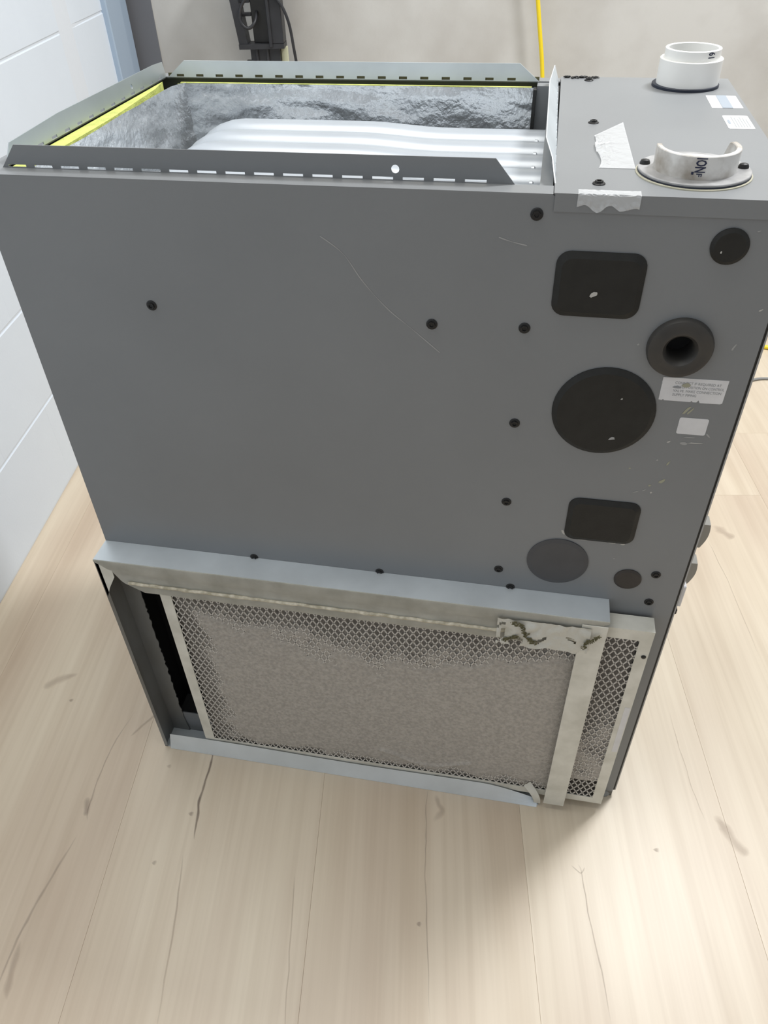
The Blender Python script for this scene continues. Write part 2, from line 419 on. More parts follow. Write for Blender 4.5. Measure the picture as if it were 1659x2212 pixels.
# upright duct flanges, slotted along the fold
def slots(a0, a1, b, period=0.0265, ln=0.0182, hh=0.0022):
    out = []; a = a0
    while a + ln < a1:
        out.append(rect(a, a + ln, b, b + hh)); a += period
    return out
bm = bmesh.new()
plate(bm, [(0.019, 0), (0.491, 0), (0.474, 0.020), (0.037, 0.020)],
      [circ(0.390, 0.0092, 0.0035, 16)] + slots(0.0253, 0.487, 0.0006), 0.0010, lambda a, b, h: (a, 0.020 + h, H + b))
fl = obj('duct_flange', bm, 'paint', fur)
bm = bmesh.new()
plate(bm, [(0.024, 0), (0.498, 0), (0.474, 0.0185), (0.048, 0.0185)], slots(0.036, 0.49, 0.0006, ln=0.010, hh=0.0030), 0.0010,
      lambda a, b, h: (a, W - 0.0215 + h + b * 0.12, H + b))
obj('duct_flange', bm, 'galv', fur)
obj('slot_backing', B(0.024, 0.498, W - 0.0198, W - 0.0185, H, H + 0.0045), 'lint', fur)  # dark strip behind the far flange, so its slots come out dark
bm = bmesh.new()
plate(bm, [(0.024, 0), (0.398, 0), (0.396, 0.017), (0.37, 0.0185), (0.131, 0.0195), (0.040, 0.016)],
      [circ(0.30, 0.009, 0.0026, 12)] + slots(0.055, 0.40, 0.0006, ln=0.010, hh=0.0026), 0.0010,
      lambda a, b, h: (0.021 - h - b * 0.10, a, H + b))
obj('duct_flange', bm, 'galvdim', fur)

# insulation and foil inside
bm = bmesh.new()
plate(bm, [(0.0225, 0.03), (0.0390, 0.03), (0.0385, 0.20), (0.030, 0.34), (0.0225, 0.38)], [], 0.15, lambda a, b, h: (a, b, H - 0.002 - h))
obj('fibreglass_edge', bm, 'fiber', fur)
bm = bmesh.new()
fe = [(0.045 + 0.445 * i / 60, W - 0.0345 - 0.0016 * noise.noise(Vector((i * .35, 0, 2)))) for i in range(61)]
plate(bm, fe + [(0.490, W - 0.0305), (0.045, W - 0.0305)], [], 0.15, lambda a, b, h: (a, b, H - 0.0035 - h))
obj('fibreglass_edge', bm, 'fiber', fur)
def wrk(p, k): return noise.fractal(p, 0.9, 2.2, 5) * k
bm = bmesh.new()
grid(bm, 120, 40, lambda u, v: (lambda x, z: (x, W - 0.0365 - 0.0045 * abs(noise.noise(Vector((x * 9, z * 42, 1)))) - wrk(Vector((x * 16, 2, z * 60)), 0.0018) - 0.006 * max(0, 1 - v * 14) * 0, z))(0.043 + u * 0.452, H - 0.17 + v * 0.1665))
fr = obj('foil_liner', bm, 'foil', fur, smooth=True)
bm = bmesh.new()
grid(bm, 100, 40, lambda u, v: (lambda y, z: (0.041 + 0.004 * abs(noise.noise(Vector((y * 10, z * 36, 5)))) + wrk(Vector((4, y * 18, z * 55)), 0.0018) + 0.014 * max(0, (y - 0.352) / 0.032) ** 2 * (1 if y > 0.352 else 0), y, z))(0.030 + u * 0.352, H - 0.17 + v * 0.1670))
obj('foil_liner', bm, 'foil', fur, smooth=True)
obj('cell_floor', B(0.03, 0.50, 0.03, W - 0.03, 0.70, 0.702), 'galvdark', fur)
obj('near_lining', B(0.03, 0.50, 0.022, 0.030, 0.70, H - 0.004), 'galv', fur)
# heat exchanger tubes: bend down at the left, crimped narrower towards the vestibule
for i in range(6):
    yc = 0.3185 - 0.0480 * i; zc = 0.8375
    pts, rad = [], []
    for q in range(9):                       # the bend
        t = math.pi / 2 * (1 - q / 8); rb = 0.062
        pts.append((0.150 - rb * math.sin(t), yc, zc - rb * (1 - math.cos(t)))); rad.append((0.0225, 0.0232))
    pts.insert(0, (0.088, yc, 0.704)); rad.insert(0, (0.0225, 0.0232))
    for q in range(1, 19):
        x = 0.150 + (0.5118 - 0.150) * q / 18
        f = min(1, max(0, (x - 0.30) / 0.10)); f = f * f * (3 - 2 * f)
        pts.append((x, yc, zc + 0.0015 * f)); rad.append((0.0225 - 0.0015 * f, 0.0232 - 0.0072 * f))
    bm = bmesh.new(); tube(bm, pts, 0.02, n=20, rad=rad)
    tb = obj('heat_exchanger_tube', bm, 'alum', fur, smooth=True, sharp=60)
    bm = bmesh.new(); lathe(bm, [(0.0035, -0.001), (0.0035, 0.002), (0.002, 0.0032)], (0.5020, yc - 0.024, 0.848), 10, axis='x')
    obj('swage_dimple', bm, 'alum', tb)
obj('vestibule_panel', B(0.5115, 0.5225, 0.022, W - 0.022, 0.60, H - 0.004), 'paint', fur)
cp = obj('corner_post', B(0.4965, 0.5125, W - 0.040, W - 0.022, 0.60, H - 0.001), 'paint', fur)
obj('gasket_strip', B(0.4925, 0.4963, W - 0.046, W - 0.030, 0.62, H - 0.004), 'black', fur)

# top plate over the burner compartment, with a lip turned down over the side panel
bm = bmesh.new()
box(bm, 0.5235, D + 0.001, -0.0013, W, H, H + 0.0012)
box(bm, 0.5245, D + 0.001, -0.0013, -0.0002, H - 0.0135, H)
top = obj('top_plate', bm, 'paint', fur); ZT = H + 0.0012
# its left edge is bent up as the fourth duct flange
bm = bmesh.new()
plate(bm, [(0.022, 0), (0.405, 0), (0.392, 0.019), (0.30, 0.021), (0.085, 0.021), (0.050, 0.014)], slots(0.04, 0.40, 0.0004, ln=0.010, hh=0.0014), 0.0009,
      lambda a, b, h: (0.5238 - 0.0042 * (a / 0.41) + h - b * (0.50 if 0.06 < a < 0.39 else 0.3), a, ZT - 0.0006 + b * 0.93))
obj('duct_flange', bm, 'galv', fur)
# ragged torn seal at its far edge
bm = bmesh.new()
for i in range(90):
    x = 0.528 + 0.040 * random.random(); y = 0.412 + 0.002 * math.sin(x * 300) + random.gauss(0, .0012)
    m4 = Matrix.Translation((x, min(y, 0.4165), ZT + 0.0004 + random.uniform(0, .0016))) @ Matrix.Rotation(random.uniform(-.5, .5), 4, 'Z') @ Matrix.Diagonal((random.uniform(1, 2.6), .7, random.uniform(.4, .9), 1))
    bmesh.ops.create_icosphere(bm, subdivisions=1, radius=random.uniform(.0006, .0014), matrix=m4)
ts = obj('torn_seal', bm, 'black', top); ts['kind'] = 'stuff'

# screws
def screw_bm():
    bm = bmesh.new()
    lathe(bm, [(0.0053, 0), (0.0053, 0.0006), (0.0047, 0.0011), (0.0036, 0.0013)], (0, 0, 0), 20, axis='y')
    n = 6; ra = 0.0036
    a = [bm.verts.new((ra * math.cos(R(60 * i)), -0.0013, ra * math.sin(R(60 * i)))) for i in range(n)]
    b = [bm.verts.new((ra * .94 * math.cos(R(60 * i)), -0.0027, ra * .94 * math.sin(R(60 * i)))) for i in range(n)]
    c = [bm.verts.new((ra * .6 * math.cos(R(60 * i)), -0.0027, ra * .6 * math.sin(R(60 * i)))) for i in range(n)]
    d = [bm.verts.new((ra * .55 * math.cos(R(60 * i)), -0.0017, ra * .55 * math.sin(R(60 * i)))) for i in range(n)]
    for P, Q in ((a, b), (b, c), (c, d)):
        for i in range(n): bm.faces.new((P[i], P[(i + 1) % n], Q[(i + 1) % n], Q[i]))
    bm.faces.new(d)
    return bm
SCR = mesh_of(screw_bm(), 'screw', 'screw')
for x, z in ((0.5115, 0.8725), (0.147, 0.769), (0.426, 0.768), (0.511, 0.770), (0.511, 0.666), (0.511, 0.563), (0.510, 0.459),
             (0.685, 0.478), (0.686, 0.433), (0.526, 0.4312), (0.204, 0.4308), (0.366, 0.4308)):
    dup(SCR, 'screw', Matrix.Translation((x, 0, z)) @ Matrix.Rotation(random.uniform(0, 1), 4, 'Y'), side)
for x, y in ((0.558, 0.212), (0.559, 0.025), (0.556, 0.400)):
    dup(SCR, 'screw', Matrix.Translation((x, y, ZT)) @ Matrix.Rotation(-math.pi / 2, 4, 'X'), top)

# knockout plugs: raised caps with a bevelled rim
def cap(name, outline_fn, hgt, bev, m, lip=0.0012):
    rings = [(0, 0.0), (0, lip), (bev, hgt)]
    bm = bmesh.new(); loops = []
    for ins, h in rings:
        loops.append([bm.verts.new((a, -h, b)) for a, b in outline_fn(ins)])
    n = len(loops[0])
    for P, Q in zip(loops, loops[1:]):
        for i in range(n): bm.faces.new((P[i], P[(i + 1) % n], Q[(i + 1) % n], Q[i]))
    bm.faces.new(loops[-1]); bm.faces.new(loops[0])
    return obj(name, bm, m, side)
cap('knockout_plug', lambda i: rrect(0.532 + i, 0.607 - i, 0.785 + i, 0.8435 - i, 0.012 - i * .6), 0.0042, 0.0052, 'plug')['label'] = 'black rectangular plug'
cap('knockout_plug', lambda i: rrect(0.577 + i, 0.6515 - i, 0.520 + i, 0.5785 - i, 0.011 - i * .6), 0.0042, 0.0052, 'plug')['label'] = 'black rectangular plug'
cap('knockout_plug', lambda i: circ(0.5938, 0.6875, 0.0485 - i, 48), 0.0045, 0.0050, 'plug')['label'] = 'large round black plug'
cap('knockout_plug', lambda i: circ(0.6670, 0.8530, 0.0150 - i, 36), 0.0032, 0.0030, 'plug')['label'] = 'small round black plug'
cap('knockout_plug', lambda i: circ(0.5752, 0.4825, 0.0345 - i, 44), 0.0022, 0.0050, 'plug2')['label'] = 'round dark grey knockout'
cap('knockout_plug', lambda i: circ(0.6560, 0.4665, 0.0152 - i, 32), 0.0022, 0.0026, 'plug3')['label'] = 'small round brown-black plug'
# rubber grommet with an open centre
bm = bmesh.new()
lathe(bm, [(0.0285, 0.0), (0.0285, 0.0035), (0.0272, 0.0062), (0.0225, 0.0078), (0.0205, 0.0074), (0.0185, 0.0082), (0.0150, 0.0075), (0.0122, 0.0040), (0.0112, -0.004), (0.0110, -0.018), (0.0122, -0.018), (0.0124, -0.0001)],
      (0.6485, 0.0, 0.7610), 48, axis='y', close=True)
gr = obj('rubber_grommet', bm, 'rubber', side, smooth=True, sharp=40)
bm = bmesh.new(); lathe(bm, [(0.0115, 0.0), (0.0115, -0.001)], (0.6485, 0.017, 0.7610), 24, axis='y')
obj('painted_dark_disc', bm, 'void', gr)  # black disc, the shade deep in the hole put into its colour

# stickers and print on the side panel
bm = bmesh.new()
lab = [(0.6415, 0.7060), (0.6445, 0.7056), (0.6455, 0.7068), (0.6465, 0.7055), (0.6700, 0.7056), (0.6712, 0.7070), (0.6722, 0.7055), (0.6755, 0.7056), (0.6770, 0.7080), (0.6785, 0.7052), (0.6965, 0.7055), (0.6982, 0.7065), (0.6985, 0.7305), (0.6412, 0.7300), (0.6411, 0.7240), (0.6420, 0.7235), (0.6412, 0.7230)]
plate(bm, lab, [], 0.0003, lambda a, b, h: (a, -h, b))
l1 = obj('warning_sticker', bm, 'label', side); l1['label'] = 'torn white printed sticker'
def put_text(body, size, x, z, m, parent, sx=1.0):
    bm = text_mesh(body, size)
    for v in bm.verts: v.co = Vector((x + v.co.x * sx, -0.00045, z + v.co.y))
    return obj('print', bm, m, parent)
for body, x, z in (('CONNECT IF REQUIRED AT', 0.6525, 0.7238), ('LOWER POSITION ON CONTROL', 0.6525, 0.7196), ('VALVE. MAKE CONNECTION', 0.6525, 0.7154), ('SUPPLY PIPING', 0.6525, 0.7112)):
    t_ = put_text(body, 0.0038, x, z, 'inkgrey', l1, 0.76 if len(body) > 23 else 0.86)
bm = bmesh.new(); plate(bm, blob(0.6625, 0.7235, 0.0032, 0.0022), [], 0.0002, lambda a, b, h: (a, -0.0005 - h, b)); obj('stain', bm, 'scuffgreen', l1)
bm = bmesh.new(); plate(bm, blob(0.6555, 0.7205, 0.0036, 0.0011), [], 0.0002, lambda a, b, h: (a, -0.0005 - h, b)); obj('stain', bm, 'inkgrey', l1)
bm = bmesh.new()
plate(bm, rrect(0.6650, 0.6915, 0.6695, 0.6880, 0.0018, 3), [], 0.0003, lambda a, b, h: (a, -h, b))
obj('small_sticker', bm, 'label', side)['label'] = 'small blank white sticker'

# scuffs, flecks and scratches on the paint
def fleck(x, z, rx, rz, m='scuff', rot=0.0, h0=0.0, parent=None, name='paint_scuff'):
    bm = bmesh.new(); plate(bm, blob(x, z, rx, rz, rot=rot), [], 0.0001, lambda a, b, h: (a, -h0 - 0.00015 - h, b))
    return obj(name, bm, m, parent or side)
for a in ((0.6855, 0.6600, 0.0070, 0.0007, 'scuff', 0.05), (0.6745, 0.6585, 0.0040, 0.0018, 'scuffgrey', -0.3), (0.6950, 0.6695, 0.0030, 0.0009, 'scuffgrey', -0.8),
          (0.6780, 0.6660, 0.0060, 0.0006, 'scuffgrey', 0.0), (0.6690, 0.6965, 0.0012, 0.0060, 'scuffgreen', -0.5), (0.6725, 0.6955, 0.0008, 0.0050, 'scuffgreen', -0.6),
          (0.6605, 0.6590, 0.0020, 0.0008, 'scuff', 0.4), (0.6655, 0.6335, 0.0010, 0.0026, 'scuffgreen', -0.4), (0.6640, 0.6100, 0.0016, 0.0034, 'scuffgreen', -0.6),
          (0.6490, 0.5965, 0.0026, 0.0007, 'scuffgrey', 0.6), (0.6415, 0.5935, 0.0030, 0.0006, 'scuffgrey', 0.5), (0.6535, 0.6035, 0.0016, 0.0010, 'scuffgreen', 0.3),
          (0.6545, 0.6360, 0.0010, 0.0012, 'scuffgrey', 0), (0.6565, 0.5945, 0.0012, 0.0010, 'scuff', 0), (0.6305, 0.6230, 0.0008, 0.0010, 'scuffgreen', 0),
          (0.5762, 0.5275, 0.0012, 0.0036, 'scuff', 0.5), (0.5975, 0.5192, 0.0062, 0.0008, 'scuff', -0.05), (0.6300, 0.5190, 0.0040, 0.0012, 'scuff', 0), (0.6415, 0.5190, 0.0022, 0.0014, 'scuff', 0),
          (0.6360, 0.4960, 0.0010, 0.0010, 'scuffgrey', 0), (0.6935, 0.7640, 0.0008, 0.0036, 'scuffgrey', -0.3), (0.7060, 0.8000, 0.0016, 0.0007, 'scuff', 0.5),
          (0.6130, 0.7610, 0.0012, 0.0008, 'scuffgrey', 0.4), (0.6860, 0.8660, 0.0014, 0.0005, 'scuffgrey', 0.3)):
    fleck(a[0], a[1], a[2], a[3], a[4], a[5])
fleck(0.5665, 0.8075, 0.0042, 0.0022, 'scuff', 0.3, 0.0043)
fleck(0.6610, 0.8490, 0.0009, 0.0010, 'scuff', 0.3, 0.0033)
fleck(0.6080, 0.7060, 0.0010, 0.0008, 'scuff', 0.3, 0.0046)
fleck(0.6060, 0.6600, 0.0030, 0.0016, 'scuffgrey', 0.3, 0.0046)
def scratch(pts, wd, m):
    P = smoothpath([(x, 0, z) for x, z in pts], 6); bm = bmesh.new(); row = []
    for i, p in enumerate(P):
        t = (P[min(i + 1, len(P) - 1)] - P[max(i - 1, 0)]).normalized(); q = Vector((-t.z, 0, t.x))
        ww = wd * (0.25 + 0.75 * abs(math.sin(i * 0.37 + 0.8)))
        row.append([bm.verts.new(p + q * s * ww / 2 + Vector((0, -0.0002, 0))) for s in (-1, 1)])
    for a, b in zip(row, row[1:]): bm.faces.new((a[0], a[1], b[1], b[0]))
    obj('scratch', bm, m, side)
scratch([(0.325, 0.846), (0.345, 0.831), (0.362, 0.806), (0.384, 0.781), (0.407, 0.762), (0.434, 0.739)], 0.0010, 'scuffgrey')
scratch([(0.482, 0.852), (0.492, 0.849), (0.506, 0.846)], 0.0012, 'scuffgrey')

# top plate: stickers and tape
FZ = lambda a, b, h: (a, b, ZT + h)
bm = bmesh.new(); plate(bm, rrect(0.6800, 0.7112, 0.279, 0.333, 0.0012, 2), [], 0.0003, FZ)
s1 = obj('barcode_sticker', bm, 'label', top); s1['label'] = 'white sticker with a pale blue centre band'
bm = bmesh.new(); plate(bm, rect(0.6905, 0.7010, 0.2792, 0.3328), [], 0.0002, lambda a, b, h: (a, b, ZT + 0.0004 + h)); obj('blue_band', bm, 'labelblue', s1)
bm = bmesh.new(); plate(bm, rrect(0.6855, 0.7100, 0.200, 0.250, 0.0030, 3), [], 0.0003, FZ)
s2 = obj('rating_sticker', bm, 'label', top); s2['label'] = 'white sticker with a small oval mark'
bm = bmesh.new(); plate(bm, [(0.6890 + 0.0013 * math.cos(t * .393), 0.2245 + 0.0085 * math.sin(t * .393)) for t in range(16)], [], 0.0001, lambda a, b, h: (a, b, ZT + 0.0004 + h)); obj('oval_mark', bm, 'labelblue', s2)
for i in range(6):
    x = 0.6930 + i * 0.0026; bm = bmesh.new()
    plate(bm, rect(x, x + 0.0007, 0.206, 0.244 - 0.004 * (i % 3)), [], 0.0001, lambda a, b, h: (a, b, ZT + 0.0004 + h)); obj('print', bm, 'inkpale', s2)
# crumpled clear tape on the plate
bm = bmesh.new()
def tp(u, v):
    xl = 0.5600 + 0.003 * math.sin(v * 9) * (1 - v) - 0.002 * v; xr = 0.5905 - 0.0035 * v
    x = xl + (xr - xl) * u; y = 0.066 + 0.149 * v - (0.05 * v * (1 - u) if v > .6 else 0.03 * v * (1 - u))
    c = max(0, 1 - u * 1.7)
    z = ZT + 0.0005 + c * (0.0040 * abs(noise.noise(Vector((x * 160, y * 38, 3)))) + 0.0022 * abs(noise.noise(Vector((x * 400, y * 90, 7))))) * math.sin(math.pi * min(1, v * 1.05)) ** .5
    return (x, y, z)
grid(bm, 16, 34, tp); obj('clear_tape', bm, 'tape', top)['label'] = 'crumpled strip of clear tape'
bm = bmesh.new()
def tp2(u, v):
    x = 0.5425 + 0.049 * u; s = v * 0.021
    low = 0.0165 + 0.0040 * noise.noise(Vector((x * 90, 2, 2))) + 0.0016 * math.sin(x * 330)
    s = v * low * 1.25
    if s < 0.010: return (x, 0.0085 - s, ZT + 0.0004 + 0.0004 * noise.noise(Vector((x * 300, s * 300, 0))))
    d = s - 0.010
    return (x, -0.0019 - 0.0012 * abs(noise.noise(Vector((x * 200, d * 200, 4)))) * d / 0.01, ZT - d)
grid(bm, 40, 14, tp2); obj('clear_tape', bm, 'tape', top)['label'] = 'clear tape folded over the top edge'

# vents on the top plate
def ring(name, r0, r1, z0, z1, c, m, parent, n=56, rim=None):
    bm = bmesh.new(); e = min(0.0005, (z1 - z0) * .3)
    lathe(bm, [(r0, z0), (r1, z0), (r1, z1 - e), (r1 - e, z1), (r0 + e, z1), (r0, z1 - e)], (c[0], c[1], 0), n, close=True, rim=rim)
    return obj(name, bm, m, parent, smooth=True, sharp=30)
c1 = (0.6645, 0.3805)
vc = ring('vent_coupling', 0.0302, 0.0340, ZT + 0.002, 0.9185, c1, 'pvc', fur); vc['label'] = 'white plastic vent coupling'
ring('gasket', 0.030, 0.0368, ZT, ZT + 0.0030, (0.6630, 0.3805), 'navy', vc)
ring('pipe_stub', 0.0265, 0.0301, ZT + 0.003, 0.9285, c1, 'pvc', vc)
c2 = (0.6370, 0.0610)
vf = ring('vent_flange', 0.030, 0.0455, ZT + 0.0026, ZT + 0.0042, c2, 'flange', fur); vf['label'] = 'round grey vent flange with broken pipe'
ring('foam_gasket', 0.030, 0.0470, ZT - 0.0002, ZT + 0.0012, c2, 'cream', vf)
ring('black_gasket', 0.030, 0.0457, ZT + 0.0012, ZT + 0.0027, c2, 'navy', vf)
def broken(t, r, h):
    if h < 0.9: return h
    a = math.degrees(t) % 360                # 90 is the far side
    d = abs((a - 100 + 180) % 360 - 180)
    f = min(1, max(0, (d - 60) / 16)); f = f * f * (3 - 2 * f)
    low = 0.8962
    return low + (h - low) * f
bm = bmesh.new()
zt_ = 0.9122
lathe(bm, [(0.0290, ZT + 0.0036), (0.0334, ZT + 0.0036), (0.0334, zt_ - .0006), (0.0329, zt_), (0.0296, zt_), (0.0290, zt_ - .0006)], (c2[0], c2[1], 0), 96, close=True, rim=broken)
ps = obj('pipe_stub', bm, 'pvcdirty', vf, smooth=True, sharp=30); ps['label'] = 'broken stained white pipe stub'
for sx, sy in ((-0.0395, 0.008), (0.0395, 0.004)):
    bm = bmesh.new(); lathe(bm, [(0.0044, 0), (0.0044, 0.0010), (0.0034, 0.0030), (0.0015, 0.0036)], (c2[0] + sx, c2[1] + sy, ZT + 0.0042), 14)
    obj('bolt', bm, 'screw', vf)
def wrap_text(body, size, c, r, ang, ztop, parent, m='ink', adv=1.0):
    """lettering turned to read downwards, bent round a pipe"""
    bm = text_mesh(body, size, 0.025)
    bmesh.ops.subdivide_edges(bm, edges=[e for e in bm.edges if e.calc_length() > size * .25], cuts=2)
    ys = [v.co.y for v in bm.verts]; mid = (min(ys) + max(ys)) / 2
    for v in bm.verts:
        dx, dz = v.co.y - mid, -v.co.x * adv
        t = ang + dx / r
        v.co = Vector((c[0] + (r + 0.0002) * math.cos(t), c[1] + (r + 0.0002) * math.sin(t), ztop + dz))
    return obj('print', bm, m, parent)
wrap_text('ION', 0.0112, c2, 0.0334, R(268), 0.9117, ps, adv=0.56)
wrap_text('F', 0.0060, c2, 0.0334, R(268), 0.9000, ps)
wrap_text('-', 0.0130, c2, 0.0334, R(259), 0.9010, ps, adv=0.6)
wrap_text('61', 0.0115, c1, 0.0301, R(304), 0.9278, vc, adv=0.62)

# front door edge, gasket and the two thumb knobs
obj('door_gasket', B(D, D + 0.0028, 0.003, W - 0.003, 0.012, H - 0.014), 'black', fur)
door = obj('front_door', B(D + 0.0028, D + 0.0043, 0.002, W - 0.001, 0.014, H - 0.016), 'door', fur)
def knob(z0, z1):
    bm = bmesh.new(); n = 10; x0 = D + 0.0043; pts = [(x0, z0), (x0 + 0.0115, z0)]
    for i in range(1, n):
        f = i / n; pts.append((x0 + 0.0115 + 0.0042 * f + 0.0030 * math.sin(f * math.pi), z0 + (z1 - z0) * f))
    pts += [(x0 + 0.0157, z1), (x0, z1)]
    plate(bm, pts, [], 0.016, lambda a, b, h: (a, 0.030 + h, b))
    return obj('thumb_knob', bm, 'knob', door)
k1 = knob(0.4985, 0.5330); k2 = knob(0.4400, 0.4735)
obj('latch', B(D + 0.0043, D + 0.0112, 0.012, 0.034, 0.4180, 0.4520, bev=0.001), 'label', door)
obj('latch_screw', B(D + 0.0043, D + 0.0095, 0.012, 0.024, 0.4040, 0.4120, bev=0.001), 'screw', door)
# dirty little foot at the front corner
bm = bmesh.new(); lathe(bm, [(0.010, 0), (0.011, 0.004), (0.008, 0.010), (0.004, 0.0125)], (0.703, 0.006, 0.0), 12)
obj('corner_foot', bm, 'galvdark', fur)

# ------------------------------------------------------------------ filter rack screwed to the side
ZR, PR = 0.4300, 0.036
bm = bmesh.new()
box(bm, 0.0, 0.6415, -PR, -0.0002, ZR - 0.0012, ZR)                          # top shelf
rack = obj('filter_rack', bm, 'galv', fur); rack['label'] = 'galvanized filter rack on the lower side'
bm = bmesh.new()                                                             # rounded front corner of the shelf and hanging lip
prof = [(-PR + 0.001, ZR), (-PR - 0.0006, ZR - 0.0010), (-PR - 0.0012, ZR - 0.003), (-PR + 0.0002, ZR - 0.020), (-PR + 0.0006, ZR - 0.034), (-PR - 0.0012, ZR - 0.0375), (-PR - 0.0004, ZR - 0.052)]
N = 120; rows = []
for i in range(N + 1):
    f = i / N; row = []
    for q, (y, z) in enumerate(prof):
        x0, x1 = 0.0215 + max(0, (ZR - 0.030 - z)) * 1.7, 0.619
        if q < 3: x0, x1 = 0.0, 0.6415
        x = x0 + (x1 - x0) * f
        row.append(bm.verts.new((x, y + 0.0010 * noise.noise(Vector((x * 22, z * 50, 0))) * (q > 2), z + 0.0008 * noise.noise(Vector((x * 30, 0, q))) * (q > 3))))
    rows.append(row)
for a, b in zip(rows, rows[1:]):
    for q in range(len(prof) - 1): bm.faces.new((a[q], a[q + 1], b[q + 1], b[q]))
bmesh.ops.solidify(bm, geom=bm.faces[:], thickness=-0.0010)
obj('front_lip', bm, 'galvdusty', rack, smooth=True, sharp=40)
bm = bmesh.new()                                                             # dusty bead along the lip
pts = [(0.040 + 0.575 * i / 150, -PR - 0.0012 + 0.0006 * noise.noise(Vector((i * .3, 1, 0))), ZR - 0.0362 + 0.0012 * noise.noise(Vector((i * .21, 0, 3)))) for i in range(151)]
tube(bm, pts, 0.0016, 6, rad=[0.0020 + 0.0014 * abs(noise.noise(Vector((i * .47, 5, 0)))) for i in range(151)])
obj('caulk_bead', bm, 'caulk', rack, smooth=True)
bm = bmesh.new()                                                             # left channel
box(bm, -0.0002, 0.0010, -PR, -0.0002, 0.0, ZR - 0.0013)
box(bm, 0.0010, 0.0052, -PR, -PR + 0.0010, 0.0, ZR - 0.0013)
obj('side_channel', bm, 'galvdark', rack)
bm = bmesh.new()
plate(bm, [(0.001, ZR - .002), (0.001, ZR - 0.070), (0.0085, ZR - 0.052), (0.0210, ZR - 0.030), (0.0215, ZR - .002)], [], 0.001, lambda a, b, h: (a, -PR + h, b))
obj('corner_tab', bm, 'galvdusty', rack)
edge = [(0.0265 + random.uniform(-0.0014, 0.0014), 0.045 + 0.345 * i / 70) for i in range(71)]
bm = bmesh.new(); plate(bm, [(0.0012, 0.002)] + [(0.030, 0.002)] + edge + [(0.0012, ZR - 0.003)], [], 0.0012, lambda a, b, h: (a, -0.0020 + h, b))
obj('back_flange', bm, 'galvdark', rack)
bm = bmesh.new()                                                             # bottom channel
box(bm, 0.0012, 0.605, -PR, -0.0002, 0.0002, 0.0014)
grid(bm, 60, 3, lambda u, v: (0.011 + 0.592 * u, -PR - 0.0030 + 0.010 * v, 0.0004 + (0.0262 + 0.0015 * math.sin(u * 9) - (0.020 * max(0, (u - .86) / .14) ** 1.5 if u > .86 else 0)) * v))
obj('bottom_lip', bm, 'galv', rack)
bm = bmesh.new()                                                             # curled tab and torn bits at its end
grid(bm, 4, 12, lambda u, v: (0.578 + 0.010 * u + 0.006 * math.sin(v * 3) + 0.020 * (1 - v), -PR + 0.002 - 0.004 * math.sin(v * 3.1) + 0.008 * u * v, 0.004 + 0.044 * v))
obj('curled_tab', bm, 'galvdusty', rack, smooth=True)
bm = bmesh.new()                                                             # right post
box(bm, 0.6115, 0.6412, -PR - 0.0022, -PR - 0.0010, 0.014, ZR - 0.008)
bmesh.ops.bevel(bm, geom=bm.edges[:], offset=0.0004, segments=1, affect='EDGES')
obj('rack_post', bm, 'galvdusty', rack)
bm = bmesh.new()                                                             # torn foil tape over the corner
def tt(u, v):
    x = 0.515 + 0.108 * u; z = ZR - 0.012 - 0.043 * v + 0.004 * noise.noise(Vector((x * 60, 0, 0))) * v
    y = -PR - 0.0030 - 0.0050 * abs(noise.noise(Vector((x * 70, z * 60, 9)))) - 0.002 * v
    return (x, y, z)
grid(bm, 44, 18, tt, skip=lambda u, v: (v > .45 and noise.noise(Vector((u * 7, v * 3, 11))) > 0.22) or (u < 0.1 and noise.noise(Vector((u * 20, v * 8, 1))) > 0))
obj('torn_tape', bm, 'foiltape', rack, smooth=True)['label'] = 'torn dirty foil tape'
for path in ([(0.5440, .018), (0.5480, .030), (0.5540, .041), (0.5610, .046)], [(0.5250, .047), (0.5320, .043), (0.5400, .039)], [(0.6185, .044), (0.6200, .034), (0.6260, .028), (0.6320, .022)], [(0.5330, .016), (0.5420, .018)]):
    bm = bmesh.new(); P = smoothpath([(x, 0, ZR - z) for x, z in path], 8)
    for p in P:
        for _ in range(4):
            m4 = Matrix.Translation(p + Vector((random.gauss(0, .0014), -PR - 0.0058 - random.uniform(0, .0016), random.gauss(0, .0017)))) @ Matrix.Rotation(random.uniform(0, 6), 4, 'Y') @ Matrix.Diagonal((random.uniform(.8, 2.2), .6, random.uniform(.4, 1), 1))
            bmesh.ops.create_icosphere(bm, subdivisions=1, radius=random.uniform(.0006, .0014), matrix=m4)
    lc = obj('lint_clump', bm, 'lint', rack); lc['kind'] = 'stuff'

# ================================================================== AIR FILTER sitting in the rack
FX0, FX1, FZ0, FZ1, FY0, FY1 = 0.0725, 0.6960, 0.0180, 0.4110, -0.0270, -0.0040
bm = bmesh.new()
plate(bm, rect(FX0, FX1, FZ0, FZ1), [rect(FX0 + 0.0155, FX1 - 0.0145, FZ0 + 0.014, FZ1 - 0.0175)], 0.0009, lambda a, b, h: (a, FY0 + h, b))
for a in ((FX0, FX0 + .0009, FZ0, FZ1), (FX1 - .0009, FX1, FZ0, FZ1), (FX0 + .0009, FX1 - .0009, FZ0, FZ0 + .0009), (FX0 + .0009, FX1 - .0009, FZ1 - .0009, FZ1)):
    box(bm, a[0], a[1], FY0 + .0009, FY1, a[2], a[3])
filt = tag(obj('air_filter', bm, 'galvdusty'), 'dust-clogged metal mesh air filter sliding out of the side rack', 'air filter')
X0, X1, Z0, Z1 = FX0 + 0.0150, FX1 - 0.0140, FZ0 + 0.0135, FZ1 - 0.0170
